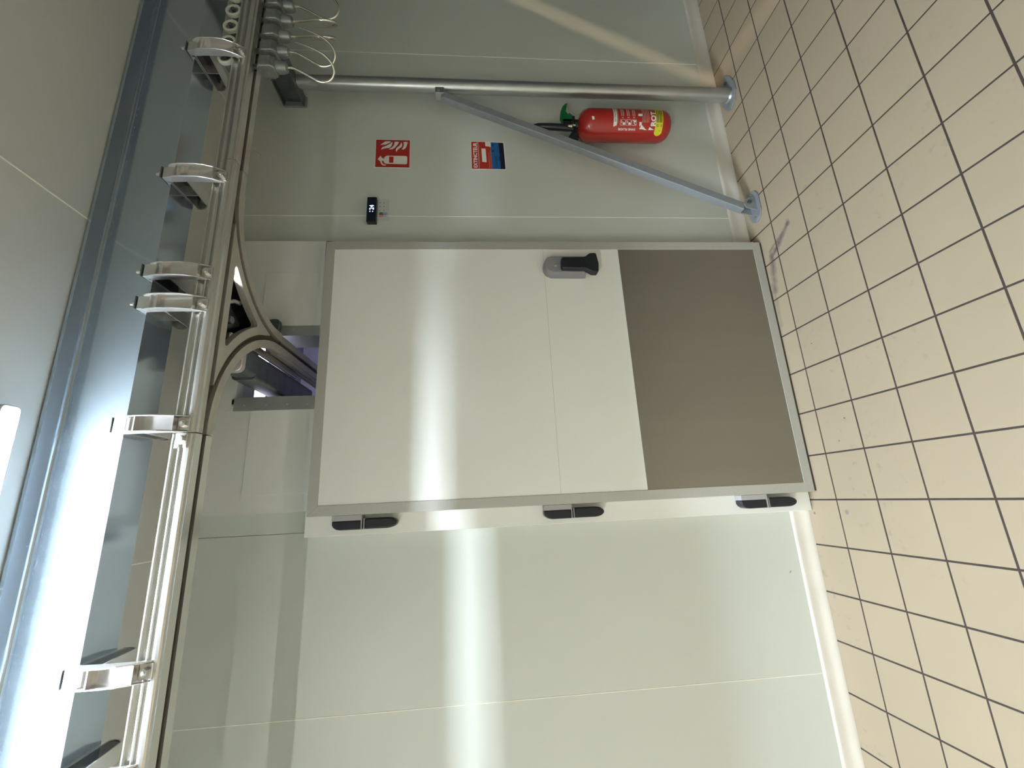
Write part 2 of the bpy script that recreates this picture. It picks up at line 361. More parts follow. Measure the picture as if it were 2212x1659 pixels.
# edge outlines of the infill panels against the wall
# ------------------------------------------------------------------ the cold room door
LX0, LX1, LZ0, LZ1, LY = 0.037, 1.345, 0.012, 2.277, 0.100
door = empty('door_1', 'white insulated cold room door with grey metal edging and steel kick plate', 'door', kind='structure', loc=(0, 0, 0))
E_ = 0.043
MB().box(LX0 + 0.01, LX1 - 0.01, LY + 0.0015, 0.148, LZ0 + 0.01, LZ1 - 0.01).build('leaf_core', 'leaf', door)
MB().box(LX0 + E_ - 0.003, LX1 - E_ + 0.003, LY + 0.0005, LY + 0.01, 1.1955, LZ1 - E_ + 0.003).build('leaf_panel', 'leaf', door)
MB().box(LX0 + E_ - 0.003, LX1 - E_ + 0.003, LY + 0.0005, LY + 0.01, 0.78, 1.1945).build('leaf_panel', 'leaf', door)
MB().box(LX0 + E_, LX1 - E_, LY + 0.0008, LY + 0.009, 1.1944, 1.1956).build('panel_seam', 'seam', door)
kp = MB().box(LX0 + E_ - 0.002, LX1 - E_ + 0.002, LY - 0.0008, LY + 0.002, LZ0 + E_ - 0.002, 0.800).build('kick_plate', 'kick', door, bevel=0.0004, segs=1)
kp['label'] = 'brushed stainless kick plate across the bottom third'
def mitre(pts):
    return MB().prism(pts, LY - 0.003, LY + 0.048, 1).build('edge_profile', 'alu', door, bevel=0.0012)
mitre([(LX0, LZ0), (LX0 + E_, LZ0 + E_), (LX0 + E_, LZ1 - E_), (LX0, LZ1)])
mitre([(LX1, LZ0), (LX1, LZ1), (LX1 - E_, LZ1 - E_), (LX1 - E_, LZ0 + E_)])
mitre([(LX0, LZ1), (LX0 + E_, LZ1 - E_), (LX1 - E_, LZ1 - E_), (LX1, LZ1)])
mitre([(LX0, LZ0), (LX1, LZ0), (LX1 - E_, LZ0 + E_), (LX0 + E_, LZ0 + E_)])
MB().box(LX0 + 0.004, LX1 - 0.004, LY + 0.002, LY + 0.02, 0.0, LZ0 + 0.004).build('floor_seal', 'seal_shade', door)
# hinges
def hinge(z):
    cover = MB().prism([(0.014, z - 0.118), (0.014, z), (-0.002, z), (-0.012, z - 0.006), (-0.020, z - 0.018), (-0.023, z - 0.034), (-0.023, z - 0.118)], 0.098, 0.149, 1).build('hinge', 'black', door, bevel=0.004, segs=3, smooth=True)
    MB().box(0.014, 0.0362, 0.097, 0.149, z - 0.118, z).build('leaf_plate', 'lgrey', cover, bevel=0.001)
    MB().box(-0.0235, 0.0365, 0.0955, 0.1495, z - 0.1225, z - 0.1185).build('knuckle', 'lgrey', cover, bevel=0.001)
    MB().box(-0.021, 0.018, 0.104, 0.1495, z - 0.129, z - 0.1225).build('pivot', 'black', cover)
    MB().box(-0.0235, 0.020, 0.099, 0.1495, z - 0.133, z - 0.129).build('knuckle', 'lgrey', cover, bevel=0.001)
    pts = [(0.020, z - 0.133), (-0.0225, z - 0.133)] + [(-0.001 + 0.0215 * math.cos(math.radians(a)), z - 0.225 + 0.042 * math.sin(math.radians(a))) for a in range(180, 361, 15)]
    MB().prism(pts, 0.100, 0.1495, 1).build('end_cap', 'black', cover, bevel=0.006, segs=3, smooth=True)
for z in (2.172, 1.275, 0.372): hinge(z)
# handle
body = [(1.135, 0.990), (1.236, 0.990), (1.237, 1.165), (1.230, 1.190), (1.215, 1.2)] + [(1.196, 1.2045), (1.170, 1.202), (1.150, 1.190), (1.137, 1.165)]
hb = MB(); n = len(body)
inner = [(1.186 + (x - 1.186) * 0.90 + 0.006, 1.095 + (z - 1.095) * 0.93) for x, z in body]
v = [(x, LY, z) for x, z in body] + [(x, LY - 0.012, z) for x, z in body] + [(x, LY - 0.044, z) for x, z in inner]
f = [tuple(range(2 * n, 3 * n))] + [(k * n + i, k * n + (i + 1) % n, (k + 1) * n + (i + 1) % n, (k + 1) * n + i) for k in (0, 1) for i in range(n)]
hb.add(v, f); hnd = hb.build('handle', 'grey', door, bevel=0.003, segs=3, smooth=True, fix=True)
MB().lathe([(0.0085, 0), (0.0085, 0.0015), (0.006, 0.003)], 0, 0, 20).build('lock_cylinder', 'zinc', hnd, smooth=True)
o = C.objects[-1]; o.rotation_euler = (PI / 2, 0, 0); o.location = (1.187, LY - 0.0435, 1.145)
MB().box(1.1855, 1.1885, LY - 0.0475, LY - 0.044, 1.118, 1.143).build('key_slot', 'seam', hnd)
grip = [(1.155, 1.114), (1.162, 1.120), (1.208, 1.120), (1.216, 1.112), (1.217, 1.010), (1.222, 0.995), (1.238, 0.975), (1.240, 0.950), (1.236, 0.940), (1.180, 0.932), (1.138, 0.936), (1.132, 0.944), (1.133, 0.968), (1.146, 0.988), (1.153, 1.005)]
MB().prism(grip, LY - 0.072, LY - 0.034, 1).build('grip', 'black', hnd, bevel=0.006, segs=3, smooth=True)

# ------------------------------------------------------------------ overhead steel beam (240 mm I-section)
by0, by1, bz0, bz1 = -0.480, -0.360, 2.605, 2.845; tw, tf, rf = 0.0062, 0.0098, 0.015
yc = (by0 + by1) / 2
half = [(by0, bz0), (by0, bz0 + tf), (yc - tw / 2 - rf, bz0 + tf)] + arc(yc - tw / 2 - rf, bz0 + tf + rf, rf, -90, 0, 5)[1:] + arc(yc - tw / 2 - rf, bz1 - tf - rf, rf, 0, 90, 5) + [(by0, bz1 - tf), (by0, bz1)]
prof = half + [(2 * yc - y, z) for y, z in reversed(half)]
bm_ = empty('steel_beam', 'galvanised steel I-beam running along the ceiling over the door', 'beam')
MB().prism(prof, -3.3, 4.4, 0).build('i_section', 'galv', bm_, smooth=True)
dr = MB(); rnd = random.Random(3)
x = -1.4
while x < 1.7:                                         # beads of zinc along the upper root of the web
    x += rnd.choice((0.008, 0.014, 0.022, 0.045)); r_ = rnd.uniform(0.0008, 0.0022); z = 2.8165 + rnd.uniform(-0.003, 0.003); l_ = r_ * rnd.uniform(1.0, 3.5)
    dr.add([(x - l_, yc - tw / 2 - 0.0008, z), (x, yc - tw / 2 - 0.0008, z - r_), (x + l_, yc - tw / 2 - 0.0008, z), (x, yc - tw / 2 - 0.0008, z + r_), (x, yc - tw / 2 - 0.0014, z)], [(0, 1, 4), (1, 2, 4), (2, 3, 4), (3, 0, 4)])
tag(dr.build('zinc_drips', 'galv', bm_), kind='stuff')

# ------------------------------------------------------------------ rail
RZ0, RZ1 = 2.400, 2.466
fr = [(-0.4495, RZ0), (-0.480, RZ0), (-0.480, 2.408), (-0.484, 2.412), (-0.4845, 2.420), (-0.483, 2.427), (-0.480, 2.430), (-0.474, 2.431), (-0.474, 2.437), (-0.480, 2.438), (-0.4815, 2.4415), (-0.480, 2.445), (-0.473, 2.446), (-0.473, 2.461), (-0.482, 2.462), (-0.482, RZ1)]
inr = [(-0.462, RZ1 - 0.005), (-0.462, 2.408), (-0.4495, 2.408)]
mir = lambda p: (-0.880 - p[0], p[1])
rail_prof = fr + [mir(p) for p in reversed(fr)] + [mir(p) for p in reversed(inr)] + inr
def straight(name, x0, x1, label):
    o = MB().prism(rail_prof, x0, x1, 0).build(name, 'rail', smooth=False)
    MB().box(x0, x1, -0.4618, -0.4182, 2.409, 2.4105).build('slot_shade', 'seal_shade', o)  # dark strip that paints the shade inside the rail slot
    return tag(o, label, 'rail', 'lengths of overhead meat rail')
straight('overhead_rail', -3.2, 0.306, 'straight aluminium meat rail under the lamp, left of the junction')
straight('overhead_rail', 1.30, 4.3, 'straight aluminium meat rail on the right, carrying the hook trolleys')
SX0, SX1, X0, YR, RA = 0.309, 1.298, 0.770, -0.440, 0.440
sw = empty('rail_junction', 'Y-shaped rail junction with two curved arms meeting above the door', 'rail junction')
HW, SW = 0.041, 0.0100
cyc = YR + RA
def smin(a, b, k):
    h = max(k - abs(a - b), 0) / k; return min(a, b) - h * h * k * 0.25
def d_main(x, y, w_): return abs(y - YR) - w_
def d_arc(cx, x, y, w_):
    if y > cyc: return abs(x - X0) - w_
    return abs(math.hypot(x - cx, y - cyc) - RA) - w_ if (x - cx) * (X0 - cx) > 0 else 9.0
def body_sd(x, y):
    a = smin(d_arc(X0 + RA, x, y, HW), d_arc(X0 - RA, x, y, HW), 0.025)
    return max(smin(d_main(x, y, HW), a, 0.025), YR - 0.0278 - y)
def slot_sd(x, y): return min(d_main(x, y, SW), d_arc(X0 + RA, x, y, SW), d_arc(X0 - RA, x, y, SW))
def march(fn, z0, z1, name, material, parent, st=0.0042):
    """extrude the region fn(x, y) < 0 between z0 and z1"""
    nx = int((SX1 - SX0) / st); ny = int((0.0025 - (YR - 0.030)) / st) + 1
    xs_ = [SX0 + (SX1 - SX0) * k / nx for k in range(nx + 1)]; ys_ = [YR - 0.030 + (0.0025 - (YR - 0.030)) * k / ny for k in range(ny + 1)]
    val = [[fn(x, y) for y in ys_] for x in xs_]; vid = {}; V = []; Fs = []
    def vert(p):
        key = (round(p[0], 6), round(p[1], 6))
        if key not in vid: vid[key] = len(V) // 2; V.append((p[0], p[1], z0)); V.append((p[0], p[1], z1))
        return vid[key]
    for a in range(nx):
        for b in range(ny):
            cs = [(a, b), (a + 1, b), (a + 1, b + 1), (a, b + 1)]; v = [val[i][j] for i, j in cs]
            if min(v) >= 0: continue
            poly = []; cross = []
            for k in range(4):
                p = (xs_[cs[k][0]], ys_[cs[k][1]]); q_ = (xs_[cs[(k + 1) % 4][0]], ys_[cs[(k + 1) % 4][1]]); u, w_ = v[k], v[(k + 1) % 4]
                if u < 0: poly.append(vert(p))
                if (u < 0) != (w_ < 0):
                    t_ = u / (u - w_); m_ = vert((p[0] + (q_[0] - p[0]) * t_, p[1] + (q_[1] - p[1]) * t_)); poly.append(m_); cross.append((m_, u < 0))
            poly = [k for n_, k in enumerate(poly) if k != poly[n_ - 1]]
            if len(poly) < 3: continue
            Fs.append([2 * k for k in poly][::-1]); Fs.append([2 * k + 1 for k in poly])
            if len(cross) == 2 and cross[0][0] != cross[1][0]:
                m1, m2 = (cross[0][0], cross[1][0]) if cross[0][1] else (cross[1][0], cross[0][0])
                Fs.append((2 * m1, 2 * m2, 2 * m2 + 1, 2 * m1 + 1))
    return MB().add(V, Fs).build(name, material, parent, smooth=False)
march(lambda x, y: max(body_sd(x, y), -slot_sd(x, y)), RZ0, 2.4165, 'junction_casting', 'railcast', sw)
march(body_sd, 2.4168, 2.424, 'casting_top', 'railcast', sw, 0.008)
march(body_sd, 2.4150, 2.4167, 'slot_shade', 'seal_shade', sw, 0.008)  # dark sheet above the junction slots, painted shade
MB().prism([p for p in fr[1:]] + [(-0.4680, RZ1), (-0.4680, RZ0)], SX0, SX1, 0).build('side_profile', 'rail', sw)
# branch rail going through the wall slot
def xprof(p): return (X0 + (p[0] - YR), p[1])
brl = MB().prism([xprof(p) for p in rail_prof], 0.0035, 1.30, 1).build('branch_rail', 'railcast'); tag(brl, 'grey branch rail running through the wall slot above the door', 'rail', 'lengths of overhead meat rail')
MB().box(X0 - 0.0218, X0 + 0.0218, 0.004, 1.30, 2.409, 2.4105).build('slot_shade', 'seal_shade', brl)  # painted shade inside the branch slot
# hanger plate of polished metal above the junction, dark reflection put into its colour
MB().prism([(0.54, -0.37), (1.10, -0.37), (0.825, -0.10), (0.76, -0.06)], 2.446, 2.454, 2).build('hanger_plate', 'dark', sw, bevel=0.002)
MB().prism(rrect(0.655, 0.700, -0.325, -0.265, 0.012), 2.428, 2.446, 2).build('pivot_block', 'cast', sw, bevel=0.006, segs=3, smooth=True)
MB().tube([(0.79, -0.37, 2.437), (0.82, -0.32, 2.436), (0.83, -0.28, 2.437)], 0.008, 12).build('switch_lever', 'cast', sw, smooth=True)
MB().cyl((0.74, -0.33, 2.425), (0.74, -0.33, 2.446), 0.014, 16).build('bolt', 'darkcast', sw, bevel=0.002)

# branch hanger: a dark channel arm alongside the branch, with a rounded cast end
ha = empty('hanger_arm', 'dark cast hanger arm beside the branch rail at the wall slot', 'hanger')
MB().prism(rrect(0.588, 0.700, 2.452, 2.545, 0.016), -0.08, 0.52, 1).build('arm', 'darkcast', ha, smooth=True)
MB().prism(rrect(0.583, 0.722, 2.438, 2.552, 0.024), -0.215, -0.185, 1).build('end_flange', 'cast', ha, bevel=0.004, segs=2, smooth=True)
MB().prism(rrect(0.596, 0.708, 2.449, 2.541, 0.02), -0.185, -0.08, 1).build('end_casting', 'darkcast', ha, bevel=0.005, segs=2, smooth=True)
MB().box(0.700, 0.731, -0.12, 0.30, 2.450, 2.462).build('side_lip', 'cast', ha, bevel=0.003)
MB().cyl((0.705, -0.13, 2.505), (0.745, -0.13, 2.505), 0.016, 6).build('nut', 'zinc', ha)
MB().prism(rrect(0.60, 0.69, 2.47, 2.53, 0.012), -0.2165, -0.2145, 1).build('recess', 'dark', ha)
dc = MB().prism(rrect(0.880, 0.942, 2.470, 2.525, 0.018), 0.115, 0.142, 1).build('end_stop', 'darkcast', bevel=0.003, smooth=True)
tag(dc, 'dark rounded stop block at the top of the right slot strip', 'stop block')

# ------------------------------------------------------------------ cast rail brackets
def bracket():
    root = empty('rail_bracket', '', 'bracket', 'cast brackets hanging the rail from the beam')
    # an L-shaped casting: a leg pocketed towards the front and an arm pocketed towards -x
    leg = [(-0.484, 2.6034), (-0.510, 2.6034), (-0.519, 2.585), (-0.522, 2.560), (-0.522, 2.512), (-0.519, 2.488), (-0.510, 2.462), (-0.498, 2.440), (-0.487, 2.424), (-0.4825, 2.420),
           (-0.4825, 2.430), (-0.4855, 2.452), (-0.488, 2.500), (-0.488, 2.550)]
    def inset(pts, k): return [(-0.4825 + (y + 0.4825) * k, z) for y, z in pts]
    MB().prism(leg, 0.0215, 0.0258, 0).build('cheek', 'cast', root, bevel=0.0012, segs=2)
    MB().prism(inset(leg, 0.86), -0.0258, -0.0222, 0).build('cheek', 'cast', root, bevel=0.0012, segs=2)
    MB().prism([(-0.5005, 2.458), (-0.4955, 2.458), (-0.4955, 2.590), (-0.5005, 2.590)], -0.0226, 0.0216, 0).build('web_plate', 'cast', root)
    MB().box(-0.0226, 0.0216, -0.517, -0.4995, 2.553, 2.557).build('rib', 'cast', root)
    MB().box(-0.0226, 0.0216, -0.508, -0.4825, 2.452, 2.456).build('rib', 'cast', root)
    MB().prism([(-0.484, 2.548), (-0.484, 2.6034), (-0.338, 2.6034), (-0.334, 2.590), (-0.338, 2.574), (-0.352, 2.560)], 0.018, 0.0215, 0).build('arm_web', 'dark', root)  # near-black web imitates the dark reflection in the arm's pocket
    lipb = [(-0.486, 2.545), (-0.352, 2.557), (-0.337, 2.571), (-0.331, 2.590), (-0.335, 2.6034)]
    lipa = [(-0.338, 2.6034), (-0.3345, 2.590), (-0.340, 2.574), (-0.353, 2.5605), (-0.486, 2.549)]
    MB().prism(lipb + lipa, -0.0225, 0.0235, 0).build('arm_lip', 'cast', root)
    MB().box(-0.0225, 0.0235, -0.484, -0.336, 2.6002, 2.6036).build('arm_lip', 'cast', root)
    MB().box(-0.0225, 0.018, -0.4135, -0.4105, 2.553, 2.6005).build('rib', 'cast', root)
    MB().prism([(-0.470, 2.622), (-0.503, 2.622), (-0.507, 2.600), (-0.509, 2.580), (-0.500, 2.578), (-0.483, 2.585), (-0.482, 2.616), (-0.470, 2.616)], -0.0225, 0.0225, 0).build('clamp_head', 'rail', root, bevel=0.003, segs=2)
    MB().box(-0.0225, 0.0225, -0.506, -0.460, 2.6235, 2.6285).build('washer', 'darkcast', root, bevel=0.001, segs=1)
    MB().cyl((0, -0.492, 2.6285), (0, -0.492, 2.637), 0.009, 6).build('nut', 'zinc', root)
    MB().cyl((0, -0.492, 2.637), (0, -0.492, 2.648), 0.0045, 10).build('bolt', 'zinc', root)
    MB().cyl((0, -0.352, 2.566), (0, -0.352, 2.580), 0.010, 6).build('nut', 'darkcast', root)
    MB().box(-0.020, 0.020, -0.4885, -0.4745, 2.418, 2.452).build('foot', 'cast', root, bevel=0.002)
    MB().cyl((0, -0.4885, 2.434), (0, -0.499, 2.434), 0.0105, 6).build('nut', 'zinc', root)
    MB().cyl((0, -0.499, 2.434), (0, -0.503, 2.434), 0.005, 10).build('bolt', 'zinc', root)
    return root
specs = [(1.800, 1, 'cast bracket next to the hook trolleys, farthest right on the rail'),
         (1.222, 1, 'polished cast bracket midway between the trolleys and the junction'),
         (0.841, -1, 'cast bracket at the junction, right one of the close pair, mirrored'),
         (0.727, 1, 'bright cast bracket at the junction, left one of the close pair'),
         (0.334, -1, 'cast bracket at the rail joint, beside the lamp end'),
         (-0.320, 1, 'cast bracket left of the rail joint under the bright lamp'),
         (-0.550, 1, 'cast bracket barely in view at the far left end of the rail')]
proto = bracket(); first = True
for x, s, lb in specs:
    o = proto if first else copy_tree(proto); first = False
    o.location = (x, 0, 0); o['label'] = lb
    if s < 0: o.scale = (-1, 1, 1)
jp = empty('joint_clamp', 'small forked clamp bolted over the rail joint beside the lamp end bracket', 'clamp')
MB().box(0.272, 0.306, -0.4885, -0.482, 2.418, 2.452).build('plate', 'cast', jp, bevel=0.002)
MB().box(0.262, 0.274, -0.4885, -0.482, 2.418, 2.427).build('prong', 'cast', jp, bevel=0.001)
MB().box(0.262, 0.274, -0.4885, -0.482, 2.443, 2.452).build('prong', 'cast', jp, bevel=0.001)
MB().cyl((0.288, -0.4885, 2.434), (0.288, -0.500, 2.434), 0.0105, 6).build('nut', 'zinc', jp)

# ------------------------------------------------------------------ support post, arm and brace
post = empty('support_post', 'round galvanised steel post standing on the floor right of the extinguisher', 'post', loc=(0, 0, 0))
PX, PY, PR = 2.338, 0.085, 0.0375
MB().lathe([(PR, 0.010), (PR, 2.378)], PX, PY, 32).build('tube', 'galvmatt', post, smooth=True)
MB().lathe([(PR - 0.0015, 2.3795), (PR - 0.0015, 2.487)], PX, PY, 32).build('sleeve', 'galvmatt', post, smooth=True)
MB().lathe([(PR + 0.007, 0.0095), (PR + 0.004, 0.014), (PR, 0.019)], PX, PY, 32).build('weld', 'galvmatt', post, smooth=True)
MB().prism([(2.235, 0.085), (2.262, 0.045), (2.31, 0.020), (2.37, 0.020), (2.43, 0.040), (2.478, 0.075), (2.43, 0.125), (2.37, 0.148), (2.31, 0.148), (2.262, 0.125)], 0.0, 0.010, 2).build('base_plate', 'galvbrace', post, bevel=0.003)
for x in (2.268, 2.425):
    MB().cyl((x, 0.083, 0.010), (x, 0.083, 0.017), 0.010, 6).build('bolt', 'zinc' if x < 2.3 else 'darkcast', post)
arm = empty('cross_beam', 'short dark galvanised I-section beam on top of the post', 'beam')
ax, az0, az1 = 2.320, 2.488, 2.604
ip = [(ax - 0.035, az0), (ax + 0.035, az0), (ax + 0.035, az0 + 0.007), (ax + 0.004, az0 + 0.010), (ax + 0.004, az1 - 0.010), (ax + 0.035, az1 - 0.007), (ax + 0.035, az1), (ax - 0.035, az1), (ax - 0.035, az1 - 0.007), (ax - 0.004, az1 - 0.010), (ax - 0.004, az0 + 0.010), (ax - 0.035, az0 + 0.007)]
MB().prism(ip, -0.50, 0.19, 1).build('i_section', 'darkcast', arm, bevel=0.001, segs=1)
MB().box(ax - 0.036, ax + 0.036, 0.190, 0.197, az0 - 0.01, az1).build('end_plate', 'galvbrace', arm, bevel=0.004)
MB().box(ax - 0.006, ax + 0.0065, -0.02, -0.014, az0 + 0.008, az1 - 0.008).build('stiffener', 'galvbrace', arm)

brace = empty('diagonal_brace', 'grey square-tube brace sloping from the post down to the floor', 'brace')
A = Vector((2.262, 0.085, 1.700)); B = Vector((1.548, 0.085, 0.072)); t = (B - A).normalized(); q = Vector((t.z, 0, -t.x)); hs = 0.0215
def sq(mb, P, Q, hw, hy):
    vs = []
    for S in (P, Q):
        for a, b in ((-1, -1), (1, -1), (1, 1), (-1, 1)): vs.append(S + q * hw * a + Vector((0, hy * b, 0)))
    return mb.add(vs, [(0, 1, 2, 3), (7, 6, 5, 4), (0, 4, 5, 1), (1, 5, 6, 2), (2, 6, 7, 3), (3, 7, 4, 0)])
sq(MB(), A, B, hs, hs).build('square_tube', 'galvbrace', brace, bevel=0.004, segs=3, fix=True)
MB().box(2.262, 2.303, 0.058, 0.112, 1.690, 1.740).build('top_lug', 'galvmatt', brace, bevel=0.003)
MB().cyl((2.278, 0.050, 1.722), (2.278, 0.060, 1.722), 0.008, 6).build('bolt', 'zinc', brace)
MB().prism([(1.462, 0.085), (1.478, 0.052), (1.515, 0.036), (1.61, 0.036), (1.642, 0.055), (1.655, 0.085), (1.642, 0.118), (1.61, 0.134), (1.515, 0.134), (1.478, 0.118)], 0.0, 0.010, 2).build('foot_plate', 'galvbrace', brace, bevel=0.003)
for y in (0.058, 0.106):
    MB().prism([(1.520, 0.010), (1.605, 0.010), (1.600, 0.045), (1.585, 0.070), (1.560, 0.078), (1.535, 0.068)], y, y + 0.006, 1).build('clevis_plate', 'galvbrace', brace, bevel=0.001)
MB().cyl((1.567, 0.048, 0.050), (1.567, 0.060, 0.050), 0.011, 6).build('bolt', 'darkcast', brace)
for x in (1.485, 1.632): MB().cyl((x, 0.085, 0.010), (x, 0.085, 0.016), 0.009, 6).build('bolt', 'galvmatt', brace)

# ------------------------------------------------------------------ hook trolleys
def trolley():
    root = empty('hook_trolley', '', 'meat hook', 'hook trolleys parked on the rail')
    rg = MB()
    def ring(r0, r1, y0, y1, seg=28):
        vs = []
        for r, y in ((r0, y0), (r1, y0), (r1, y1), (r0, y1)):
            for k in range(seg): a = 2 * PI * k / seg; vs.append((r * math.cos(a), y, 2.497 + r * math.sin(a)))
        return vs, [(a * seg + k, a * seg + (k + 1) % seg, ((a + 1) % 4) * seg + (k + 1) % seg, ((a + 1) % 4) * seg + k) for a in range(4) for k in range(seg)]
    v, f = ring(0.020, 0.0305, -0.478, -0.462); rg.add(v, f); rg.build('wheel', 'nylon', root, bevel=0.003, segs=2, smooth=True, fix=True)
    MB().cyl((0, -0.470, 2.497), (0, -0.455, 2.497), 0.0205, 24).build('hub', 'trolley', root)
    MB().cyl((0, -0.482, 2.497), (0, -0.470, 2.497), 0.008, 10).build('axle', 'darkcast', root)
    MB().box(-0.020, 0.020, -0.455, -0.425, 2.467, 2.51).build('yoke', 'trolley', root, bevel=0.004)
    MB().box(-0.009, 0.009, -0.4455, -0.4345, 2.36, 2.4085).build('neck', 'trolley', root, bevel=0.001)
    MB().prism([(-0.472, 2.335), (-0.470, 2.376), (-0.458, 2.388), (-0.422, 2.388), (-0.410, 2.376), (-0.408, 2.335), (-0.418, 2.318), (-0.462, 2.318)], -0.026, 0.026, 0).build('carrier_block', 'trolley', root, bevel=0.005, segs=2)
    MB().prism(rrect(-0.464, -0.416, 2.325, 2.372, 0.012), -0.029, 0.029, 0).build('side_boss', 'trolley', root, bevel=0.002)
    MB().lathe([(0.010, 2.276), (0.019, 2.281), (0.024, 2.30), (0.024, 2.318)], 0, -0.44, 20).build('swivel', 'trolley', root, smooth=True)
    piv = bpy.data.objects.new('hook', None)
    pts = []
    ctrl = [(0, 2.30), (0, 2.262), (-0.006, 2.243), (-0.030, 2.205), (-0.056, 2.168), (-0.066, 2.140), (-0.060, 2.112), (-0.038, 2.092), (-0.005, 2.083), (0.032, 2.090), (0.066, 2.112), (0.092, 2.145), (0.110, 2.182), (0.124, 2.222)]
    for i in range(len(ctrl) - 1):
        p0, p1, p2, p3 = [Vector(ctrl[min(max(i + k, 0), len(ctrl) - 1)]) for k in (-1, 0, 1, 2)]
        for s in range(4):
            u = s / 4; p = 0.5 * ((2 * p1) + (p2 - p0) * u + (2 * p0 - 5 * p1 + 4 * p2 - p3) * u * u + (3 * p1 - p0 - 3 * p2 + p3) * u ** 3); pts.append((p.x, 0, p.y))
    pts.append((ctrl[-1][0], 0, ctrl[-1][1])); n = len(pts)
    pts = [(p[0] * 0.66, 0, 2.30 + (p[2] - 2.30) * 0.93) for p in pts]
    rad = [0.0052 if i < n - 10 else 0.0052 * max(0.15, (n - 1 - i) / 10) for i in range(n)]
    hk = MB().tube(pts, rad, 12).build('hook', 'chrome', root, smooth=True); hk.location = (0, -0.44, 0)
    return root
tp = trolley(); first = True
for x, rz, lb in ((1.786, -48, 'steel hook trolley nearest the cast bracket, hook turned broadside'), (1.868, -40, 'steel hook trolley second from the bracket, hook broadside behind the first'),
                  (1.952, 42, 'steel hook trolley third from the bracket, hook seen edge-on'), (2.036, 48, 'steel hook trolley fourth from the bracket, hook seen edge-on'), (2.120, -20, 'steel hook trolley fifth from the bracket, partly out of view')):
    o = tp if first else copy_tree(tp); first = False
    o.location.x = x; o['label'] = lb
    for ch in [c for c in C.objects if c.parent == o and c.name.startswith('hook')]: ch.rotation_euler.z = math.radians(rz)

# ------------------------------------------------------------------ lamps
def luminaire(x0, x1, y0, y1, z, label, m, group=None, wide=0.0):
    r = empty('ceiling_light', label, 'lamp', group)
    MB().prism(rrect(x0 - 0.010, x1 + 0.010, y0 - 0.010, y1 + 0.010, 0.015), z + 0.002, H, 2).build('housing', 'lampbody', r, bevel=0.003, smooth=True)
    MB().prism(rrect(x0 + 0.003, x1 - 0.003, y0 + 0.003, y1 - 0.003, (y1 - y0) * 0.42), z, z + 0.0125, 2).build('diffuser', m, r, bevel=0.0008, segs=1)
    return r
luminaire(-1.20, 0.365, -0.630, -0.594, 2.793, 'blinding white tube lamp on the ceiling beside the beam', 'lamp')
luminaire(-2.8, -1.3, -3.05, -2.95, 2.762, 'white tube lamp on the ceiling behind the viewer', 'lamp2')
cl = empty('chamber_light', 'cool lamp inside the chamber beyond the slot', 'lamp')
MB().prism(rrect(0.2, 1.6, 0.95, 1.05, 0.04), 2.955, 2.998, 2).build('diffuser', 'lamp3', cl)

# ------------------------------------------------------------------ fire extinguisher
EX, EY, ER = 2.102, 0.097, 0.086
ext = empty('fire_extinguisher', 'red fire extinguisher hanging on the wall left of the post', 'fire extinguisher')
MB().lathe([(0.018, 0.408), (0.045, 0.411), (0.066, 0.424), (0.080, 0.445), (ER, 0.475), (ER, 0.872), (0.0835, 0.895), (0.074, 0.916), (0.056, 0.932), (0.034, 0.941), (0.022, 0.944)], EX, EY, 56).build('cylinder', 'redpaint', ext, smooth=True)
MB().lathe([(0.024, 0.940), (0.028, 0.945), (0.028, 0.962), (0.020, 0.966), (0.020, 0.985)], EX, EY, 24).build('valve_body', 'black', ext, smooth=True)
vh = MB().box(EX - 0.075, EX + 0.050, EY - 0.016, EY + 0.016, 0.958, 0.972).build('carry_plate', 'black', ext, bevel=0.003)
MB().prism([(EX + 0.05, 0.962), (EX + 0.075, 0.985), (EX + 0.068, 0.995), (EX + 0.035, 0.975)], EY - 0.012, EY + 0.012, 1).build('pressure_gauge', 'darkcast', ext, bevel=0.002)
MB().prism([(EX + 0.010, 0.972), (EX + 0.060, 0.974), (EX + 0.062, 0.995), (EX + 0.085, 1.006), (EX + 0.118, 1.000), (EX + 0.140, 0.992), (EX + 0.143, 1.000), (EX + 0.122, 1.020), (EX + 0.085, 1.036), (EX + 0.045, 1.040), (EX + 0.012, 1.030)], EY - 0.014, EY + 0.014, 1).build('squeeze_lever', 'green', ext, bevel=0.003, smooth=True)
MB().tube([(EX - 0.045, EY - 0.015, 0.975), (EX - 0.042, EY - 0.02, 1.02), (EX - 0.035, EY - 0.018, 1.10), (EX - 0.030, EY - 0.015, 1.17), (EX - 0.020, EY - 0.01, 1.215)], [0.012, 0.019, 0.0185, 0.016, 0.003], 16).build('discharge_horn', 'black', ext, smooth=True)
MB().box(EX - 0.035, EX + 0.03, EY - 0.014, EY + 0.014, 0.972, 1.03).build('valve_block', 'black', ext, bevel=0.004)
MB().cyl((EX - 0.040, EY - 0.030, 0.985), (EX - 0.040, EY - 0.030, 1.008), 0.009, 14).build('collar', 'zinc', ext)
MB().cyl((EX - 0.035, EY - 0.032, 0.966), (EX - 0.035, EY - 0.032, 0.980), 0.006, 12).build('pin', 'zinc', ext)
MB().prism([(EX - 0.045, 0.966), (EX - 0.105, 0.975), (EX - 0.100, 0.985), (EX - 0.125, 1.02), (EX - 0.085, 1.0), (EX - 0.05, 0.978)], EY - 0.010, EY + 0.010, 1).build('lower_handle', 'black', ext, bevel=0.002)
MB().box(EX - 0.03, EX + 0.03, EY + 0.012, WY, 0.925, 0.955).build('wall_bracket', 'black', ext, bevel=0.002)
VA = math.atan2(CAM.y - EY, CAM.x - EX)
def cyl_pt(u, z, off): a = VA + u / ER; return (EX + (ER + off) * math.cos(a), EY + (ER + off) * math.sin(a), z)
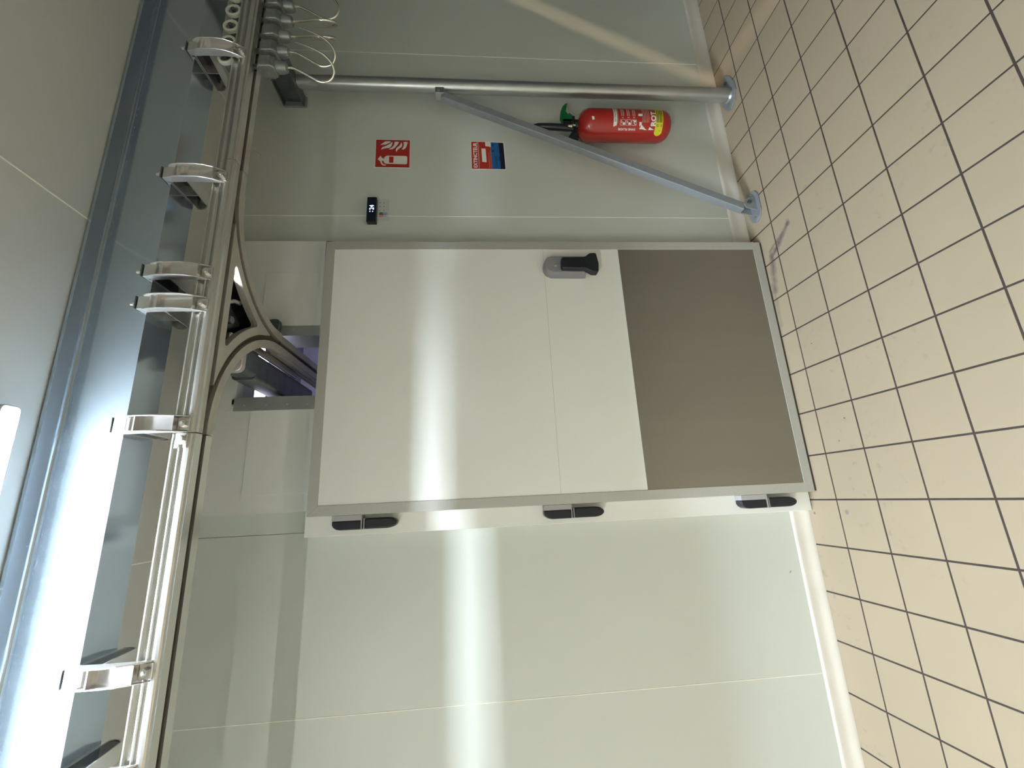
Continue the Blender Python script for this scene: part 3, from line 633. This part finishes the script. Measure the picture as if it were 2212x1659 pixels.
def cyl_poly(mb, poly, off=0.0006):
    """flat polygon (u,z) wrapped on the cylinder: cut in vertical strips"""
    bmx = bmesh.new(); vs = [bmx.verts.new((p[0], p[1], 0)) for p in poly]; bmx.faces.new(vs)
    x0 = min(p[0] for p in poly); x1 = max(p[0] for p in poly); k = x0 + 0.006
    while k < x1:
        bmesh.ops.bisect_plane(bmx, geom=bmx.verts[:] + bmx.edges[:] + bmx.faces[:], plane_co=(k, 0, 0), plane_no=(1, 0, 0)); k += 0.006
    bmx.verts.index_update(); mb.add([cyl_pt(v.co.x, v.co.y, off) for v in bmx.verts], [tuple(v.index for v in f.verts) for f in bmx.faces]); bmx.free(); return mb
def cyl_text(mb, s, u0, u1, z0, z1, off=0.0012, vertical=False, bold=0.018):
    vs, fs = text_verts(s, 1.0, bold=bold)
    if vertical: return mb.add([cyl_pt(u1 - b * (u1 - u0), z0 + a * (z1 - z0), off) for a, b in vs], fs)
    return mb.add([cyl_pt(u0 + a * (u1 - u0), z0 + b * (z1 - z0), off) for a, b in vs], fs)
pr = MB()
cyl_poly(pr, [(-0.003, 0.760), (0.004, 0.741), (0.105, 0.741), (0.112, 0.760)])
cyl_text(pr, 'SANS FLUOR', -0.020, -0.009, 0.632, 0.732, vertical=True, bold=0.03)
for k in range(3):
    z = 0.722 - 0.032 * k
    o_ = rrect(0.005, 0.033, z - 0.028, z, 0.004)
    for a, b in zip(o_, o_[1:] + o_[:1]):
        d = Vector((b[0] - a[0], b[1] - a[1])); 
        if d.length < 1e-5: continue
        nn = Vector((-d.y, d.x)).normalized() * 0.0007
        cyl_poly(pr, [(a[0] - nn.x, a[1] - nn.y), (b[0] - nn.x, b[1] - nn.y), (b[0] + nn.x, b[1] + nn.y), (a[0] + nn.x, a[1] + nn.y)])
    if k < 2:
        cyl_poly(pr, rrect(0.008, 0.019, z - 0.026, z - 0.014, 0.003)); cyl_poly(pr, [(0.014, z - 0.006), (0.029, z - 0.004), (0.029, z - 0.007), (0.014, z - 0.009)])
        cyl_poly(pr, [(0.020, z - 0.009), (0.022, z - 0.009), (0.022, z - 0.014), (0.020, z - 0.014)])
    else:
        cyl_poly(pr, [(0.008, z - 0.026), (0.022, z - 0.012), (0.020, z - 0.010), (0.008, z - 0.020)]); cyl_poly(pr, [(0.018, z - 0.022), (0.029, z - 0.026), (0.030, z - 0.005), (0.028, z - 0.005)])
    cyl_text(pr, '123'[k], 0.0415 if k == 0 else 0.040, 0.0435 if k == 0 else 0.046, z - 0.018, z - 0.008)
cyl_poly(pr, [(-0.012, 0.610), (0.010, 0.600), (-0.013, 0.572), (-0.014, 0.560), (-0.010, 0.600)][:3])
cyl_poly(pr, [(0.000, 0.611), (0.022, 0.614), (0.022, 0.600), (0.010, 0.600)])
cyl_poly(pr, [(-0.002, 0.605), (-0.010, 0.598), (-0.015, 0.580), (-0.016, 0.562)])
cyl_poly(pr, [(-0.015, 0.557), (-0.001, 0.553), (-0.014, 0.524)])
cyl_text(pr, 'ROT', 0.004, 0.085, 0.519, 0.548, bold=0.045)
cyl_poly(pr, rrect(0.053, 0.068, 0.597, 0.620, 0.003))
tag(pr.build('printed_label', 'white', ext), kind='stuff')
fp = MB()
for k in range(3):
    for j in range(2): cyl_poly(fp, [(0.052, 0.717 - 0.032 * k - 0.010 * j), (0.100, 0.717 - 0.032 * k - 0.010 * j), (0.100, 0.711 - 0.032 * k - 0.010 * j), (0.052, 0.711 - 0.032 * k - 0.010 * j)])
for k in range(5): cyl_poly(fp, [(0.020, 0.596 - 0.0085 * k), (0.100, 0.596 - 0.0085 * k), (0.100, 0.5925 - 0.0085 * k), (0.020, 0.5925 - 0.0085 * k)])
cyl_poly(fp, [(0.012, 0.738), (0.105, 0.738), (0.105, 0.735), (0.012, 0.735)])
tag(fp.build('fine_print', 'pinkprint', ext), kind='stuff')
dk = MB(); cyl_text(dk, 'EXTINCTEUR', 0.022, 0.104, 0.7455, 0.7565); 
yb = MB(); cyl_poly(yb, [(-0.024 + 0.0215 * math.cos(math.radians(a)), 0.4990 + 0.0215 * math.sin(math.radians(a))) for a in range(270, 89, -15)] + [(0.115, 0.5205), (0.115, 0.4775)])
yb.build('yellow_band', 'yellow', ext)
cyl_poly(dk, [(-0.026, 0.508), (-0.020, 0.513), (-0.022, 0.504)]); cyl_poly(dk, [(-0.020, 0.492), (-0.014, 0.498), (-0.017, 0.488)])
cyl_text(dk, '21', 0.000, 0.013, 0.503, 0.515, off=0.0014); cyl_text(dk, 'CO', 0.001, 0.012, 0.482, 0.492, off=0.0014)
for k in range(4): cyl_poly(dk, [(0.022, 0.515 - 0.009 * k), (0.100, 0.515 - 0.009 * k), (0.100, 0.511 - 0.009 * k), (0.022, 0.511 - 0.009 * k)], off=0.0014)
tag(dk.build('dark_print', 'black', ext), kind='stuff')
st = MB(); cyl_poly(st, [(0.030, 0.868), (0.046, 0.870), (0.046, 0.884), (0.028, 0.880)], off=0.0002); st.build('sticker', 'white', ext)

# ------------------------------------------------------------------ signs on the wall
def quadmap(x0, x1, z0, z1, ya, yb, xa, xb, y):
    """zoomed picture coords (px, py) -> wall: px runs down, py runs right-to-left"""
    def f(p): return (x0 + (ya - p[1]) / (ya - yb) * (x1 - x0), y, z1 - (p[0] - xa) / (xb - xa) * (z1 - z0))
    return f
def shapes(polys, f):
    mb = MB()
    for p in polys:
        vs = [f(q) for q in p]
        ar = sum(vs[i][0] * vs[(i + 1) % len(vs)][2] - vs[(i + 1) % len(vs)][0] * vs[i][2] for i in range(len(vs)))
        idx = list(range(len(vs))); mb.add(vs, [idx if ar > 0 else idx[::-1]])
    return mb
WS = WY - 0.0002
s1 = empty('safety_sign', 'square red fire extinguisher pictogram sign, the higher of two wall signs', 'sign')
MB().box(1.8865, 2.0805, WS - 0.0012, WS, 1.8925, 2.0885).build('sign_border', 'signwhite', s1)
MB().box(1.8905, 2.0765, WS - 0.0016, WS - 0.0012, 1.8965, 2.0845).build('sign_face', 'signred', s1)
f1 = quadmap(1.8905, 2.0765, 1.8965, 2.0845, 540, 178, 302, 748, WS - 0.0019)
ex_body = [(410, 432), (418, 410), (436, 396), (450, 390), (700, 390), (714, 396), (718, 410), (718, 482), (712, 494), (700, 500), (440, 496), (420, 486), (411, 470), (408, 458), (384, 458), (392, 484), (408, 504), (440, 508), (440, 520), (404, 520), (384, 506), (370, 482), (362, 462), (330, 438), (352, 412), (368, 392), (374, 396), (378, 412), (396, 424)]
fl = [[(358, 246), (420, 200), (480, 196), (500, 206), (450, 232), (420, 244)],
      [(370, 312), (384, 280), (440, 256), (500, 220), (514, 200), (516, 230), (504, 262), (480, 286), (440, 290), (400, 298)],
      [(470, 304), (510, 280), (540, 246), (548, 200), (604, 200), (592, 230), (568, 262), (540, 292), (508, 306)],
      [(572, 340), (562, 312), (574, 284), (600, 262), (624, 236), (632, 206), (644, 222), (648, 246), (640, 270), (614, 288), (590, 306)],
      [(638, 302), (656, 282), (668, 254), (664, 200), (718, 200), (716, 226), (704, 262), (690, 286), (672, 302)]]
shapes([ex_body] + fl, f1).build('pictogram', 'signwhite', s1)['kind'] = 'stuff'
f1b = quadmap(1.8905, 2.0765, 1.8965, 2.0845, 540, 178, 302, 748, WS - 0.0022)
shapes([[(480, 400), (537, 402), (537, 483), (480, 482)]], f1b).build('pictogram_window', 'signred', s1)

s2 = empty('extinguisher_notice', 'red and blue EXTINCTEUR notice, the lower of two wall signs', 'sign')
MB().box(1.8845, 2.0805, WS - 0.0012, WS, 1.352, 1.551).build('sign_border', 'signwhite', s2)
f2 = quadmap(1.889, 2.076, 1.356, 1.547, 1530, 160, 195, 1850, WS - 0.0016)
shapes([[(195, 160), (880, 160), (895, 380), (1060, 390), (1165, 420), (1185, 1530), (195, 1530)]], f2).build('red_field', 'signred', s2)
shapes([[(1165, 170), (1560, 180), (1580, 600), (1620, 1180), (1610, 1530), (1190, 1530)]], f2).build('blue_field', 'blue', s2)
shapes([[(1560, 180), (1800, 190), (1850, 1530), (1610, 1530), (1620, 1180), (1580, 600)]], f2).build('navy_field', 'navy', s2)
f2b = quadmap(1.889, 2.076, 1.356, 1.547, 1530, 160, 195, 1850, WS - 0.0020)
wp = shapes([[(690, 500), (900, 505), (930, 1180), (900, 1200), (710, 1180)], [(510, 170), (530, 170), (560, 1520), (545, 1520)]], f2b)
vs, fs = text_verts('EXTINCTEUR', 1.0, bold=0.035); g0 = f2b
wp.add([g0((475 - b * 195, 1480 - a * 1275)) for a, b in vs], fs)
tag(wp.build('lettering', 'signwhite', s2), kind='stuff')
shapes([[(1040, 700), (1060, 700), (1085, 1500), (1060, 1500)], [(1110, 560), (1125, 560), (1150, 1500), (1135, 1500)], [(575, 330), (590, 330), (600, 1300), (585, 1300)]], f2b).build('fine_print', 'pinkprint', s2)['kind'] = 'stuff'
ip_ = shapes([rrect(1205, 1310, 270, 370, 25), rrect(1215, 1325, 560, 670, 25), [(1540, 900), (1600, 900), (1610, 1150), (1560, 1150)]], f2b)
vs, fs = text_verts('CLASSES', 1.0); ip_.add([g0((1465 - b * 110, 1460 - a * 580)) for a, b in vs], fs)
tag(ip_.build('blue_lettering', 'navyink', s2), kind='stuff')

th = empty('temperature_display', 'black box temperature display with lit digits, above the wall labels', 'display')
MB().box(1.520, 1.672, WY - 0.030, WY, 2.062, 2.112).build('case', 'black', th, bevel=0.003)
MB().box(1.523, 1.669, WY - 0.0312, WY - 0.030, 2.0675, 2.1085).build('window', 'navy', th)
dg_ = MB(); flat_text(dg_, '24', 1.590, 1.620, 2.074, 2.098, WY - 0.0318)
for z in (2.0775, 2.0915): dg_.box(1.5775, 1.5825, WY - 0.0322, WY - 0.0315, z, z + 0.005)
tag(dg_.build('digits', 'digit', th), kind='stuff')
stk = empty('instruction_label', 'small pale label with six dots and a coloured corner under the display', 'label')
MB().box(1.545, 1.682, WS - 0.0006, WS, 2.002, 2.055).build('backing', 'ceil', stk)
dots = MB()
for i, y in enumerate((1.6095, 1.634, 1.658)):
    for z in (2.0495, 2.029): dots.box(y - 0.002, y + 0.002, WS - 0.0011, WS - 0.0006, z - 0.0022, z + 0.0022)
tag(dots.build('dots', 'navy', stk), kind='stuff')
MB().box(1.570, 1.598, WS - 0.0010, WS - 0.0006, 2.012, 2.053).build('picture_patch', 'sky', stk)
MB().box(1.570, 1.586, WS - 0.0013, WS - 0.0010, 2.030, 2.053).build('orange_patch', 'orange', stk)
MB().box(1.586, 1.597, WS - 0.0013, WS - 0.0010, 2.034, 2.052).build('blue_patch', 'blue', stk)

# a stray wire hanging behind the rail
wi = MB().tube([(1.42, -0.395, 2.42), (1.425, -0.392, 2.395), (1.412, -0.392, 2.372), (1.395, -0.392, 2.362), (1.38, -0.392, 2.366)], 0.0012, 6).build('wire', 'seam', smooth=True)
tag(wi, 'thin loose wire curling below the rail beside the junction', 'wire')
